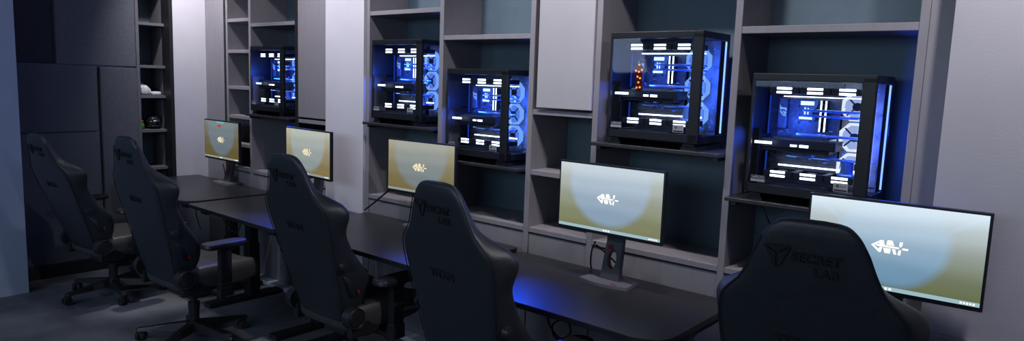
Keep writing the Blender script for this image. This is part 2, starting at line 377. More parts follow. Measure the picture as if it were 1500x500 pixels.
def make_pc(label, x, z, first, last):
    r = thing('desktop_computer', label, 'computer', (x-PL/2, -.042+PW/2, z), 0, 'glass-sided desktop computers glowing blue')
    O = (-PL/2, -PW/2, 0)
    def part(name, build, m, parent=None, smooth=False, key=None):
        return link(name, pm(key or name, build, M[m], smooth), parent or r, O if not parent else (0, 0, 0))
    def chassis(b):
        b.box(0, PL, 0, PW, PH-.032, PH, .004)                         # top
        b.box(.004, PL-.004, .004, PW, .032, .062, .003)              # floor of the case
        b.box(0, PL, 0, .006, .034, .072, .002)                       # lower lip under the side glass
        b.box(PL-.05, PL, 0, .022, .03, PH-.01, .004)                 # front corner post
        b.box(PL-.018, PL, .01, .045, .03, .075); b.box(PL-.018, PL, PW-.02, PW, .03, PH-.01, .003)
        b.box(PL-.012, PL, .02, PW-.01, .03, .066, .002)
        b.box(0, .014, 0, PW, .03, .075); b.box(0, .012, 0, .016, .06, PH-.02, .002)
        b.box(0, .004, .02, PW, .30, PH-.02); b.box(0, .004, .12, PW, .06, .31)
        b.box(0, PL-.02, PW-.006, PW, .05, PH-.02)                    # far side
    part('chassis', chassis, 'case')
    def tray(b):
        b.box(.010, .302, .196, .202, .062, PH-.03)
        b.box(.03, .30, .06, .19, .062, .075)
        for i in range(7): b.box(.012, .05, .186, .197, .15+i*.036, .17+i*.036, .002)
    part('motherboard_tray', tray, 'inner')
    part('front_reflector', lambda b: b.box(.302, PL-.02, .226, .230, .062, PH-.03).box(PL-.075, PL-.022, .222, .227, .08, .16, .002).box(.31, .40, .222, .227, .07, .10, .002), 'reflector')  # pale plate added to throw blue light back through the front glass
    part('side_glass', lambda b: b.box(.014, PL-.052, -.001, .003, .070, PH-.030, .001, 1), 'glass')
    part('front_glass', lambda b: b.box(PL-.003, PL+.001, .046, PW-.021, .068, PH-.026, .001, 1), 'glass')
    def foot(b, x0, x1):
        b.prism([(x0, 0), (x1, 0), (x1-.015, .032), (x0+.015, .032)], lambda p: (p[0], .012, p[1]), lambda p: (p[0], PW-.012, p[1]))
    part('foot', lambda b: foot(b, .006, .075), 'case', key='foot_a'); part('foot', lambda b: foot(b, PL-.085, PL-.006), 'case', key='foot_b')
    # horizontal fans under the top and over the floor, seen edge-on
    for zz, key in ((.462, 'top_fan'), (.116, 'bottom_fan')):
        for k in range(3):
            x0 = .058+k*.121
            def frame(b, x0=x0, zz=zz):
                for (a, c, d, e) in ((x0, x0+.118, .044, .052), (x0, x0+.118, .156, .164), (x0, x0+.008, .052, .156), (x0+.110, x0+.118, .052, .156)):
                    b.box(a, c, d, e, zz-.013, zz+.013, .001, 1)
                b.cyl((x0+.059, .104, zz-.01), (x0+.059, .104, zz+.01), .02)
                for i in range(7):
                    a = i*2*PI/7
                    b.box(-.012, .012, .018, .052, -.002, .002, mtx=Matrix.Translation((x0+.059, .104, zz)) @ Matrix.Rotation(a, 4, 'Z') @ Matrix.Rotation(.5, 4, 'Y'))
            f = part(key, frame, 'case', key=key+str(k))
            def strips(b, x0=x0, zz=zz):
                b.box(x0+.03, x0+.090, .0405, .0440, zz+.0035, zz+.0125, .001, 1)
                b.box(x0+.03, x0+.090, .0405, .0440, zz-.0125, zz-.0035, .001, 1)
            part('light_bar', strips, 'led_white', f, key=key+'bar'+str(k))
    # light strip behind the fan rows
    part('light_strip', lambda b: b.box(.075, PL-.065, .168, .174, .140, .146).box(.075, PL-.065, .168, .174, .436, .4395) , 'led_white')
    # vertical fans beside the board
    for k in range(3):
        zc = .405-k*.124; xc = .366
        def ring(b, zc=zc, xc=xc):
            oo = octagon(xc, zc, .063); ii = [(xc+.052*math.cos(PI/8+i*PI/4), zc+.052*math.sin(PI/8+i*PI/4)) for i in range(8)]
            for i in range(8):
                j = (i+1) % 8
                b.prism([oo[i], oo[j], ii[j], ii[i]], Y(.178), Y(.204))
        f = part('side_fan', ring, 'led_ring_white' if last else 'led_ring', key='ring%d%d' % (k, last))
        def blades(b, zc=zc, xc=xc):
            for i in range(9):
                a = i*2*PI/9
                b.box(-.016, .016, -.0015, .0015, .014, .051, mtx=Matrix.Translation((xc, .19, zc)) @ Matrix.Rotation(a, 4, 'Y') @ Matrix.Rotation(.5, 4, 'Z'))
            b.cyl((xc, .205, zc), (xc, .203, zc), .05)
        part('fan_blades', blades, 'blade_white' if last else 'clearblade', f, key='blade%d%d' % (k, last))
        def hub(b, zc=zc, xc=xc):
            b.cyl((xc, .174, zc), (xc, .196, zc), .017)
            for i in range(4):
                a = PI/4+i*PI/2
                b.box(-.003, .003, -.012, -.008, .016, .052, mtx=Matrix.Translation((xc, .188, zc)) @ Matrix.Rotation(a, 4, 'Y'))
        part('fan_hub', hub, 'case', f, key='hub'+str(k))
    # motherboard with its heat sinks, memory and block
    def mobo(b):
        b.box(.055, .300, .186, .195, .165, .440)
        rnd = random.Random(4)
        for i in range(70):
            xx = rnd.uniform(.06, .27); zz = rnd.uniform(.17, .42); w = rnd.uniform(.003, .02); hh = rnd.uniform(.003, .012)
            b.box(xx, xx+w, .186-rnd.uniform(.003, .012), .187, zz, zz+hh)
        b.box(.058, .098, .158, .187, .30, .435, .006); b.box(.10, .20, .166, .187, .405, .432, .004)
        b.box(.07, .20, .172, .187, .20, .24, .004)
    mo = part('motherboard', mobo, 'pcb')
    def dots(b):
        rnd = random.Random(9)
        for i in range(60):
            xx = rnd.uniform(.06, .29); zz = rnd.uniform(.165, .43); w = rnd.choice((.003, .004, .009, .014))
            b.box(xx, xx+w, .1640, .1655, zz, zz+rnd.choice((.0015, .002, .0035)))
        for i in range(90):  # glowing bits in the front part paint in sparkles reflected on the glass
            xx = rnd.uniform(.305, .44); zz = rnd.uniform(.085, .47); yy = rnd.uniform(.205, .222); w = rnd.choice((.003, .004, .006, .010))
            b.box(xx, xx+w, yy, yy+.0015, zz, zz+rnd.choice((.002, .003, .006, .01)))
    part('board_lights_and_glints', dots, 'led_dim_glint', mo)
    def eye(b): # pointed eye mark on the board cover
        f = lambda p: (.066+p[0]*.030, 0, .352+p[1]*.052)
        P = lambda q: (lambda p: (f(p)[0], q, f(p)[2]))
        for poly in ([(0, 1.), (.06, .55), (.62, .60), (.98, .42), (.95, .72), (.40, .74), (.12, .80)],
                     [(.0, .50), (.18, .30), (.55, .05), (.98, 0), (.92, .12), (.55, .18), (.28, .42)],
                     [(.45, .48), (.96, .36), (.90, .14), (.62, .24)]):
            b.prism(poly, P(.1560), P(.1580))
    part('eye_emblem', eye, 'led_ring', mo)
    def block(b):
        b.prism([(.150, .340), (.205, .340), (.205, .356), (.192, .366), (.192, .384), (.212, .396), (.212, .424), (.150, .424), (.150, .404), (.168, .392), (.168, .366), (.150, .356)], Y(.150), Y(.186))
    cb = part('cooler_block', block, 'led_block_face')
    part('block_light', lambda b: b.box(.152, .204, .1470, .1495, .345, .355).box(.155, .208, .1470, .1495, .404, .420).box(.171, .176, .147, .1495, .366, .394).box(.184, .188, .147, .1495, .362, .392), 'led_block', cb)
    for k in range(2):
        x0 = .232+k*.019
        part('memory_module', lambda b, x0=x0: b.box(x0, x0+.009, .150, .186, .295, .425), 'case', key='mem'+str(k))
        part('light_bar', lambda b, x0=x0: b.box(x0+.002, x0+.007, .1475, .1505, .297, .424), 'led_white', r.children[-1], key='membar'+str(k))
    # graphics card
    g = part('graphics_card', lambda b: b.box(.020, .325, .075, .186, .222, .262, .004).box(.020, .30, .085, .18, .208, .224, .003).box(.022, .026, .06, .186, .2, .275), 'case')
    part('light_bar', lambda b: b.box(.012, .084, .0425, .0452, .238, .248).box(.150, .176, .0725, .0752, .232, .240).box(.187, .222, .0725, .0752, .231, .241), 'led_white', g, key='cardbar')
    part('heat_sink', lambda b: [b.box(.08+i*.008, .084+i*.008, .08, .18, .262, .27) for i in range(28)], 'chrome', g)
    def runs(b, zs, y):
        for z0 in zs: b.tube([(.172, y, z0), (.40, y, z0-.002), (.412, y+.01, z0-.004), (.416, y+.035, z0-.004)], .0055)
    part('coolant_tube', lambda b: runs(b, (.383,), .13), 'tube', smooth=True, key='t1')
    part('coolant_tube', lambda b: runs(b, (.361,), .13), 'tube', smooth=True, key='t2')
    part('coolant_tube', lambda b: b.tube([(.16, .11, .283), (.41, .11, .281), (.42, .13, .28)], .0055), 'tube', smooth=True, key='t3')
    part('coolant_tube', lambda b: b.tube([(.13, .10, .192), (.41, .10, .190), (.42, .13, .19)], .0055), 'tube', smooth=True, key='t4')
    # pump and reservoir low in the front
    part('pump', lambda b: b.cyl((.365, .115, .135), (.365, .115, .185), .025).box(.335, .395, .09, .14, .118, .14, .004), 'tube', smooth=True)
    # blue strip along the far front edge, and small lights low on the front
    part('front_light_strip', lambda b: b.box(PL-.012, PL-.006, PW-.0265, PW-.0215, .072, PH-.034), 'led_strip')
    part('rear_light_strip', lambda b: b.box(.016, .021, .17, .176, .09, .44), 'led_faint')
    # stickers on the lower side glass
    s1 = part('sticker', lambda b: b.box(.024, .084, -.0024, -.0012, .080, .108), 'stickerdark', key='s1')
    part('sticker_band', lambda b: b.box(.0245, .0835, -.0028, -.0023, .081, .0915), 'sticker', s1)
    if first: PCM['t_rog'] = text_mesh('sticker_text', 'ROG', .014, M['sticker'], .0002, 'CENTER', 1.25)
    tx = link('sticker_text', PCM['t_rog'], s1, (.061, -.0026, .1005), (PI/2, 0, 0))
    part('sticker_emblem', lambda b: b.prism([(.029, .104), (.034, .100), (.044, .104), (.040, .097), (.034, .096)], Y(-.0028), Y(-.0022)), 'sticker', s1)
    s2 = part('sticker', lambda b: b.box(.352, .405, -.0024, -.0012, .078, .112), 'sticker', key='s2')
    def emb(b):
        for i in range(12):
            a, c = i*PI/6, (i+1)*PI/6
            b.prism([(.367+.0062*math.cos(a), .1+.0062*math.sin(a)), (.367+.0062*math.cos(c), .1+.0062*math.sin(c)), (.367+.0025*math.cos(c), .1+.0025*math.sin(c)), (.367+.0025*math.cos(a), .1+.0025*math.sin(a))], Y(-.0029), Y(-.0022))
        for i in range(3): b.box(.377+i*.0075, .382+i*.0075, -.0029, -.0022, .0985, .1005)
        b.box(.355, .402, -.0029, -.0022, .0805, .0868)
    part('sticker_marks', emb, 'ink', s2)
    # the glow of the LEDs inside
    li = bpy.data.lights.new('case_glow', 'POINT'); li.energy = PCGLOW*.8; li.color = (.03, .12, 1.); li.shadow_soft_size = .03
    lo = bpy.data.objects.new('case_glow', li); C.objects.link(lo); lo.parent = r; lo.location = (O[0]+.12, O[1]+.06, .33)
    li = bpy.data.lights.new('case_glow', 'POINT'); li.energy = PCGLOW*1.3; li.color = (.03, .12, 1.); li.shadow_soft_size = .03
    lo = bpy.data.objects.new('case_glow', li); C.objects.link(lo); lo.parent = r; lo.location = (O[0]+PL-.028, O[1]+.078, .30)
    li = bpy.data.lights.new('front_glow', 'SPOT'); li.energy = PCGLOW*(16 if first else 32); li.color = (.004, .075, 1.); li.shadow_soft_size = .02; li.spot_size = math.radians(37); li.spot_blend = 1.
    lo = bpy.data.objects.new('front_glow', li); C.objects.link(lo); lo.parent = r; lo.location = (O[0]+PL-.022, O[1]+.070, .28)
    lo.rotation_euler = Vector((.60, -.66, -.62)).to_track_quat('-Z', 'Y').to_euler()
    return r
PCGLOW = 2.6
pcs = [('farthest blue-lit computer, at the back behind the second monitor', -3.433, .459),
       ('blue-lit computer on the board just right of the pale pillar', -1.9212, .4887),
       ('blue-lit computer in the middle, set lower, left of the grey cabinet door', -1.2278, .3174),
       ('blue-lit computer with a cluster of orange lights, right of the cabinet door', -.1182, .503),
       ('nearest and rightmost blue-lit computer with three white octagonal fans', .5823, .3234)]
PCO = []
for i, (lab, x, z) in enumerate(pcs): PCO.append(make_pc(lab, x, FL+z, i == 0, i == 4))
# arrow-shaped cluster of glowing orange dots inside the fourth computer
orn = thing('orange_dots', 'small arrow-shaped cluster of glowing orange dots behind the glass of a computer', 'ornament', (-.468, .03, FL+.503+.262))
mb = MB(); mb.prism([(-.014, 0), (.014, 0), (.014, .085), (.028, .085), (.0, .135), (-.026, .085), (-.014, .085)], Y(0), Y(.006))
obj('body', mb, M['glow_orange_dim'], orn)
for (a, b) in ((-.008, .01), (.009, .012), (0, .035), (.008, .055), (-.006, .062), (.0, .085), (-.016, .09), (.016, .094), (0, .118)):
    obj('orange_dot', MB().ball((a, -.003, b), .0046, u=10, v=6), M['glow_orange'], orn, True)

# ------------------------------------------------------------------ monitors
MW, MH = .558, .328
def screen_mat(name, inner, outer, top, topamt, fall, streak):
    cz, rad = (.60, .60) if streak else (.76, .72)
    m = bpy.data.materials.new(name); m.use_nodes = True
    nt = m.node_tree; nt.nodes.clear(); N = nt.nodes.new; L = nt.links.new
    o = N('ShaderNodeOutputMaterial'); e = N('ShaderNodeEmission'); L(e.outputs[0], o.inputs[0])
    tc = N('ShaderNodeTexCoord'); sp = N('ShaderNodeSeparateXYZ'); L(tc.outputs['Generated'], sp.inputs[0])
    def mth(op, a, b=None, c=False):
        n = N('ShaderNodeMath'); n.operation = op; n.use_clamp = c
        for i, v in enumerate((a, b)):
            if v is None: continue
            if isinstance(v, (int, float)): n.inputs[i].default_value = v
            else: L(v, n.inputs[i])
        return n.outputs[0]
    X, Z = sp.outputs[0], sp.outputs[2]
    dx = mth('MULTIPLY', mth('SUBTRACT', X, .5), 1.72); dz = mth('SUBTRACT', Z, cz)
    d = mth('SQRT', mth('ADD', mth('MULTIPLY', dx, dx), mth('MULTIPLY', dz, dz)))
    circ = mth('MULTIPLY', mth('SUBTRACT', rad, d), 10., True)
    if streak:
        up = mth('MULTIPLY', mth('SUBTRACT', .045, mth('ABSOLUTE', mth('SUBTRACT', mth('ADD', dz, .24), mth('MULTIPLY', mth('ABSOLUTE', dx), .76)))), 40., True)
        circ = mth('MAXIMUM', circ, mth('MULTIPLY', up, .7))
    def mix(f, a, b):
        n = N('ShaderNodeMix'); n.data_type = 'RGBA'
        for k, v in ((0, f), (6, a), (7, b)):
            if isinstance(v, tuple): n.inputs[k].default_value = (*v, 1)
            elif isinstance(v, (int, float)): n.inputs[k].default_value = v
            else: L(v, n.inputs[k])
        return n.outputs[2]
    col = mix(circ, outer, inner)
    t = mth('MULTIPLY', mth('POWER', Z, 1.9), topamt, True)
    col = mix(t, col, top)
    nz = N('ShaderNodeTexWave'); nz.inputs['Scale'].default_value = 1.2; nz.inputs['Distortion'].default_value = 5.; nz.bands_direction = 'Z'
    L(tc.outputs['Generated'], nz.inputs['Vector'])
    st = mth('ADD', mth('ADD', fall, mth('MULTIPLY', Z, 1-fall)), mth('MULTIPLY', mth('SUBTRACT', nz.outputs['Fac'], .5), .06))
    L(col, e.inputs['Color']); L(st, e.inputs['Strength'])
    return m
LOGO = [[(120, 235), (230, 172), (262, 175), (215, 205), (178, 235), (160, 242)],
        [(230, 172), (262, 175), (278, 240), (222, 236), (205, 214)],
        [(120, 235), (160, 242), (225, 300), (228, 330), (215, 330)],
        [(222, 262), (255, 264), (240, 335), (215, 330), (205, 300)],
        [(172, 234), (190, 228), (440, 262), (448, 274), (430, 285), (190, 252)],
        [(305, 172), (362, 178), (388, 248), (294, 236)],
        [(262, 272), (352, 282), (346, 348), (282, 340)],
        [(362, 284), (402, 290), (420, 358), (388, 355)],
        [(443, 193), (479, 195), (476, 240), (458, 264), (441, 246)],
        [(468, 282), (490, 270), (548, 280), (542, 304), (490, 298)],
        [(440, 300), (452, 290), (468, 306), (462, 366), (430, 360)]]
def make_monitor(label, x, y, ang, ztop, deskz, sm, logo, bar, extra=None):
    """x, y: left end of the screen's front; ztop: top edge; deskz: desk top height"""
    c, s = math.cos(ang), math.sin(ang)
    cx, cy = x+.5*MW*c, y+.5*MW*s
    r = thing('monitor', label, 'monitor', (cx, cy, deskz), ang, 'monitors on the long row of desks')
    zt = ztop-deskz; zb = zt-MH
    W = MW/2
    mb = MB().box(-W, W, 0, .022, zb, zt, .003)
    mb.loft([[(-a, yy, zc-b), (a, yy, zc-b), (a, yy, zc+b), (-a, yy, zc+b)] for (a, b, yy, zc) in ((W-.01, MH/2-.01, .02, (zb+zt)/2), (W-.05, MH/2-.05, .04, (zb+zt)/2), (.13, .10, .055, (zb+zt)/2))])
    obj('housing', mb, M['bezel'], r)
    sx = W-.009; s0, s1 = zb+.016, zt-.009
    sc_ = obj('screen', MB().box(-sx, sx, -.0012, .002, s0, s1), sm, r)
    obj('taskbar', MB().box(-sx, sx, -.0016, -.0012, s0, s0+.014), M[bar], sc_)
    mb = MB(); k = .100/428.
    for poly in LOGO:
        pts = [((p[0]-332)*k, -(p[1]-.12*(p[0]-120)-248)*k) for p in poly]
        mb.prism(pts, lambda p: (p[0]*1.16-.005, -.0018, p[1]*1.16+(s0+s1)/2+.0), lambda p: (p[0]*1.16-.005, -.0013, p[1]*1.16+(s0+s1)/2))
    obj('screen_logo', mb, M[logo], sc_)
    mb = MB()
    for k in range(3): mb.box(-.02+k*.013, -.012+k*.013, -.0021, -.0016, s0+.003, s0+.011)
    for k in range(5): mb.box(sx-.055+k*.009, sx-.049+k*.009, -.0021, -.0016, s0+.003+.001*(k % 2), s0+.010)
    obj('taskbar_icons', mb, M['logo_white'], sc_)
    if extra:
        obj('desktop_icon', MB().box(-.05, .0, -.0018, -.0013, s1-.048, s1-.028), M['icon_red'], sc_)
        obj('notification_bar', MB().box(-.07, .05, -.0018, -.0013, s1-.014, s1-.002), M['icon_cyan'], sc_)
    # stand
    ybase = .040
    mb = MB()
    outline = []
    for i in range(13):
        t = i/12; outline.append((-.13+.26*t, -.055-.028*math.sin(PI*t)))
    outline += [(.122, .06), (.06, .075), (-.06, .075), (-.122, .06)]
    mb.prism(outline, lambda p: (p[0], p[1]+ybase, .0), lambda p: (p[0]*.985, p[1]*.985+ybase, .013))
    obj('stand_base', mb, M['standbase'], r)
    obj('stand_badge', MB().box(.045, .07, ybase-.062, ybase-.048, .013, .0138), M['red'], r)
    def sec(w, d, yy, z): return [(-w, yy-d, z), (w, yy-d, z), (w, yy+d, z), (-w, yy+d, z)]
    lean = lambda z: ybase+.012+.20*min(z, .19)
    yb = lean(.19)
    # neck with an oval hole lined in red
    mb = MB(); zh0, zh1 = .06, .155
    mb.loft([sec(.052, .016, lean(.012), .012), sec(.047, .015, lean(zh0), zh0)])
    for sg in (-1, 1):
        rings = []
        for i in range(9):
            t = i/8; zz = zh0+(zh1-zh0)*t; inner = .023*math.sin(PI*t)**.5*.999; ow = .047-.003*t
            yl = lean(zz); rings.append([(sg*inner, yl-.015, zz), (sg*ow, yl-.015, zz), (sg*ow, yl+.015, zz), (sg*inner, yl+.015, zz)])
        mb.loft(rings)
    mb.loft([sec(.044, .015, lean(zh1), zh1), sec(.042, .014, yb, .19), sec(.040, .012, yb, max(zb+.19, zh1+.15))])
    obj('stand_neck', mb, M['standgrey'], r)
    mb = MB(); pts = [(.0245*math.cos(2*PI*i/20), lean((zh0+zh1)/2+.047*math.sin(2*PI*i/20))-.001, (zh0+zh1)/2+.047*math.sin(2*PI*i/20)) for i in range(21)]
    for p, q in zip(pts, pts[1:]): mb.cyl(p, q, .0045, seg=6)
    mb.box(-.03, -.004, lean(zh1)-.018, lean(zh1)-.004, zh1-.004, zh1+.018, .003)
    obj('neck_ring', mb, M['red'], r)
    obj('mount', MB().box(-.055, .055, .05, yb-.006, zb+.11, zb+.20, .004), M['bezel'], r)
    return r
SM_E = screen_mat('screen_near', lin((112, 154, 184)), lin((112, 120, 86)), lin((222, 238, 250)), 1.0, .80, True)
SM_D = screen_mat('screen_mid', lin((144, 168, 192)), lin((134, 138, 102)), lin((208, 220, 228)), .9, .80, False)
SM_C = screen_mat('screen_c', lin((124, 135, 140)), lin((126, 114, 74)), lin((182, 182, 168)), .7, .82, False)
SM_B = screen_mat('screen_b', lin((144, 156, 158)), lin((138, 122, 80)), lin((192, 196, 184)), .8, .85, False)
SM_A = screen_mat('screen_a', lin((108, 120, 130)), lin((104, 92, 52)), lin((126, 138, 140)), .7, .85, False)
DZ = dict(A=.742, B=.736, C=.760, D=.740, E=.740)
make_monitor('nearest and largest-looking monitor, at the right behind the nearest chair', .4462, -.2704, .052, FL+.417, DZ['E'], SM_E, 'logo_white', 'taskbar')
make_monitor('monitor standing clear on the desk right of the cabinet shelves, second from the right', -.7195, -.23, .009, FL+.4223, DZ['D'], SM_D, 'logo_white', 'taskbar')
make_monitor('middle monitor of the row, right of the pale pillar, partly behind a chair back', -2.0979, -.145, .059, FL+.4143, DZ['C'], SM_C, 'logo_warm', 'taskbar_warm')
make_monitor('monitor against the left side of the pale pillar, second from the left', -3.1196, -.2164, -.037, FL+.4182, DZ['B'], SM_B, 'logo_warm', 'taskbar_warm')
make_monitor('farthest and smallest-looking monitor, leftmost, with a small red icon on screen', -4.5101, -.1255, .011, FL+.3874, DZ['A'], SM_A, 'logo_warm', 'taskbar_warm', True)

# ------------------------------------------------------------------ desks
def make_desk(label, x0, x1, top, rs, y0=-.722, y1=-.03, inset=.13):
    cx = (x0+x1)/2; cy = (y0+y1)/2
    r = thing('desk', label, 'desk', (cx, cy, 0), 0, 'charcoal desks in one row')
    w = (x1-x0)/2; d = (y1-y0)/2
    mb = MB()
    out = rounded(-w, w, -d, d, rs)
    mb.loft([[(p[0]*k, p[1]*k2, z) for p in out] for (k, k2, z) in ((.997, .995, top-.025), (1, 1, top-.023), (1, 1, top-.0025), (.998, .9965, top))])
    obj('tabletop', mb, M['desk'], r)
    for sg in (-1, 1):
        lx = sg*(w-inset)
        mb = MB().box(lx-.045, lx+.045, .02, .10, .03, .42, .004).box(lx-.038, lx+.038, .027, .093, .40, top-.06, .004)
        mb.box(lx-.04, lx+.04, -d+.05, d-.06, top-.062, top-.025, .004)
        l = obj('leg', mb, M['deskmetal'], r)
        obj('foot', MB().box(lx-.045, lx+.045, -d+.06, d-.065, .004, .034, .008).cyl((lx, -d+.1, 0), (lx, -d+.1, .008), .02).cyl((lx, d-.10, 0), (lx, d-.10, .008), .02), M['deskmetal'], l)
    obj('crossbeam', MB().box(-w+.13, w-.13, .03, .07, top-.065, top-.03, .003), M['deskmetal'], r)
    mb = MB().box(-w*.45, w*.55, .12, .24, top-.10, top-.096).box(-w*.45, w*.55, .12, .124, top-.10, top-.04).box(-w*.45, w*.55, .236, .24, top-.10, top-.03)
    for i in range(10): mb.box(-w*.42+i*.09*w, -w*.42+(i*.09+.035)*w, .117, .121, top-.085, top-.055)
    obj('cable_tray', mb, M['deskmetal'], r)
    return r
make_desk('farthest charcoal desk, against the left wall under the leftmost monitor', -4.845, -3.585, DZ['A'], (.02, .12, .02, .02))
make_desk('charcoal desk with a sharp front corner in front of the pale pillar', -3.555, -2.440, DZ['B'], (.03, .03, .02, .02))
make_desk('charcoal desk under the middle monitor, raised slightly above its neighbour', -2.432, -1.115, DZ['C'], (.03, .03, .03, .02))
make_desk('broad charcoal desk in the middle foreground with a rounded front corner, blue light on it', -1.105, .115, DZ['D'], (.03, .13, .04, .02))
make_desk('nearest charcoal desk, hidden behind the nearest chair at the right', .16, 1.42, DZ['E'], (.13, .03, .02, .02), -.645, -.14, .072)

# ------------------------------------------------------------------ chairs
def interp(tab, s):
    for (a, b) in zip(tab, tab[1:]):
        if s <= b[0]:
            t = (s-a[0])/(b[0]-a[0]); t = max(0, min(1, t))
            return [a[i]+(b[i]-a[i])*t for i in range(1, len(a))]
    return list(tab[-1][1:])
# s, rear half width, front half width, bolster depth, centre depth, rear plane
BT = [(-.045, .165, .170, .060, .050, .004), (0, .185, .205, .115, .075, 0), (.08, .200, .250, .155, .085, 0), (.17, .212, .272, .168, .088, 0),
      (.25, .222, .268, .140, .088, 0), (.33, .232, .258, .112, .086, 0), (.42, .244, .256, .097, .084, 0), (.46, .248, .264, .102, .083, 0), (.51, .252, .288, .120, .082, 0), (.55, .250, .288, .122, .080, 0),
      (.590, .242, .262, .106, .080, 0), (.62, .215, .218, .080, .072, 0), (.645, .192, .186, .062, .058, 0), (.675, .176, .164, .052, .050, .0), (.72, .157, .148, .047, .046, .002), (.765, .140, .132, .045, .044, .005), (.80, .121, .114, .044, .043, .008),
      (.824, .098, .092, .041, .040, .013), (.837, .070, .066, .037, .036, .019)]
def back_ring(s):
    wr, wf, db, dc, d0 = interp(BT, s)
    h = [(0, d0-.004), (wr*.55, d0-.002), (wr*.9, d0+.0), (wr, d0+.010), (wr+(wf-wr)*.55, d0+.45*(db-d0)), (wf, d0+.75*(db-d0)), (wf-.006, db-.004), (wf-.03, db), (wf-.055, db-.008), (wf*.62, dc+.006), (wf*.35, dc), (0, dc+.002)]
    full = h+[(-x, y) for x, y in h[-2:0:-1]]
    return [(x, y-.03, s) for x, y in full]
SS = [-.045, -.02, .02, .06, .11, .17, .21, .25, .29, .33, .38, .42, .46, .50, .525, .545, .565, .585, .61, .63, .652, .675, .70, .72, .745, .765, .785, .80, .814, .824, .836]
CM = {}
def cmesh(key, build, m, smooth=True, sub=0):
    if key not in CM:
        mb = MB(); build(mb); CM[key] = mb.mesh(key, M[m], smooth)
    return CM[key]
def emblem(b):
    # three-facet shield
    f = lambda q: (lambda p: (p[0], q, p[1]))
    for poly in ([(-.032, .030), (.032, .030), (.002, .012), (-.002, .012)], [(-.034, .026), (-.004, .008), (-.002, -.036), (-.012, -.022)], [(.034, .026), (.004, .008), (.002, -.036), (.012, -.022)]):
        b.prism(poly, f(-.0022), f(.0022))
def make_chair(label, x, y, yaw, tilt, lift, star, armdz=0.):
    r = thing('gaming_chair', label, 'chair', (x, y, 0), math.radians(yaw), 'charcoal gaming chairs along the desks')
    py, pz = -.181, .472+lift
    b = link('backrest', cmesh('backrest', lambda q: q.loft([back_ring(s) for s in SS]), 'leather'), r, (0, py, pz), (math.radians(tilt), 0, 0))
    if not any(m.type == 'SUBSURF' for m in b.modifiers):
        md = b.modifiers.new('soften', 'SUBSURF'); md.levels = 1; md.render_levels = 2
    # seams and piping on the shell
    def seams(q):
        for sg in (-1, 1):
            pts = []
            for s in [k*.02 for k in range(1, 40)]:
                wr, wf, db, dc, d0 = interp(BT, s); pts.append((sg*(wr*.985+.0005), d0+.004-.03, s))
            q.tube(pts, .0022, 6)
    link('piping', cmesh('piping', seams, 'print'), b)
    link('emblem', cmesh('emblem', emblem, 'print', False), b, (-.085, -.033, .733), (math.radians(-2), 0, 0))
    if 't1' not in CM:
        CM['t1'] = text_mesh('back_text', 'SECRET', .0365, M['print'], .002, 'CENTER', 1.0)
        CM['t2'] = text_mesh('back_text', 'LAB', .0365, M['print'], .002, 'CENTER', 1.0)
        CM['t3'] = text_mesh('back_text', 'TITAN', .046, M['print'], .002, 'CENTER', 1.0)
    link('back_text', CM['t1'], b, (.013, -.0335, .735), (PI/2, 0, 0))
    link('back_text', CM['t2'], b, (.040, -.0338, .697), (PI/2, 0, 0))
    link('back_text', CM['t3'], b, (-.02, -.0348, .47), (PI/2, 0, 0))
    # round recline knob and slot cover on each side of the back
    for sg in (-1, 1):
        link('recline_knob', cmesh('knob%d' % sg, lambda q: q.cyl((sg*.238, .012, .282), (sg*.264, .014, .282), .026, .024, 24).cyl((sg*.262, .014, .282), (sg*.267, .014, .282), .017, .015, 24), 'chairplastic'), b)
        link('belt_trim', cmesh('trim%d' % sg, lambda q: q.loft([[(sg*(xx), yy-.014, zz), (sg*(xx+.012), yy-.012, zz), (sg*(xx+.012), yy+.014, zz), (sg*xx, yy+.016, zz)] for xx, yy, zz in ((.222, .012, .225), (.232, .02, .19), (.236, .03, .13), (.228, .04, .10))]), 'chairplastic'), b)
        link('tag', cmesh('tag%d' % sg, lambda q: q.box(sg*.252-.004, sg*.252+.004, .048, .060, .112, .132, .001, 1), 'red', False), b)['label'] = 'small red tag'
    # hinge covers
    for sg in (-1, 1):
        link('hinge_cover', cmesh('hinge%d' % sg, lambda q: q.cyl((sg*.215, 0, 0), (sg*.262, 0, 0), .056, .053, 28).cyl((sg*.26, 0, 0), (sg*.267, 0, 0), .044, .040, 28), 'chairplastic'), r, (0, py, pz))
        link('hinge_ring', cmesh('hring%d' % sg, lambda q: [q.tube([(sg*.264, .050*math.cos(2*PI*i/28), .050*math.sin(2*PI*i/28)) for i in range(29)], .003, 6)], 'chairmetal'), r.children[-1])
    # seat
    def seat(q):
        rings = []
        for yy, w, zt, zb, side in ((-.20, .20, .005, -.085, .00), (-.17, .235, .025, -.10, .02), (-.05, .26, .030, -.105, .026), (.10, .265, .028, -.105, .026), (.22, .262, .026, -.10, .022), (.29, .25, .016, -.085, .03), (.325, .22, -.02, -.065, .0)):
            top = [(-w, zt-.03), (-w+.015, zt+side-.004), (-w+.05, zt+side), (-w*.62, zt+.012), (0, zt+.006), (w*.62, zt+.012), (w-.05, zt+side), (w-.015, zt+side-.004), (w, zt-.03)]
            bot = [(w-.01, zb+.015), (w-.05, zb), (0, zb), (-w+.05, zb), (-w+.01, zb+.015)]
            rings.append([(a, yy, c) for a, c in top+bot])
        q.loft(rings)
    so = link('seat', cmesh('seat', seat, 'seatside'), r, (0, 0, .475+lift))
    md = so.modifiers.new('soften', 'SUBSURF'); md.levels = 1; md.render_levels = 2
    def insert(q):
        q.loft([[(-w, yy, .006), (w, yy, .006), (w*.96, yy, zt), (0, yy, zt-.004), (-w*.96, yy, zt)] for yy, w, zt in ((-.14, .15, .026), (-.02, .165, .032), (.12, .17, .032), (.24, .165, .028), (.29, .15, .016))])
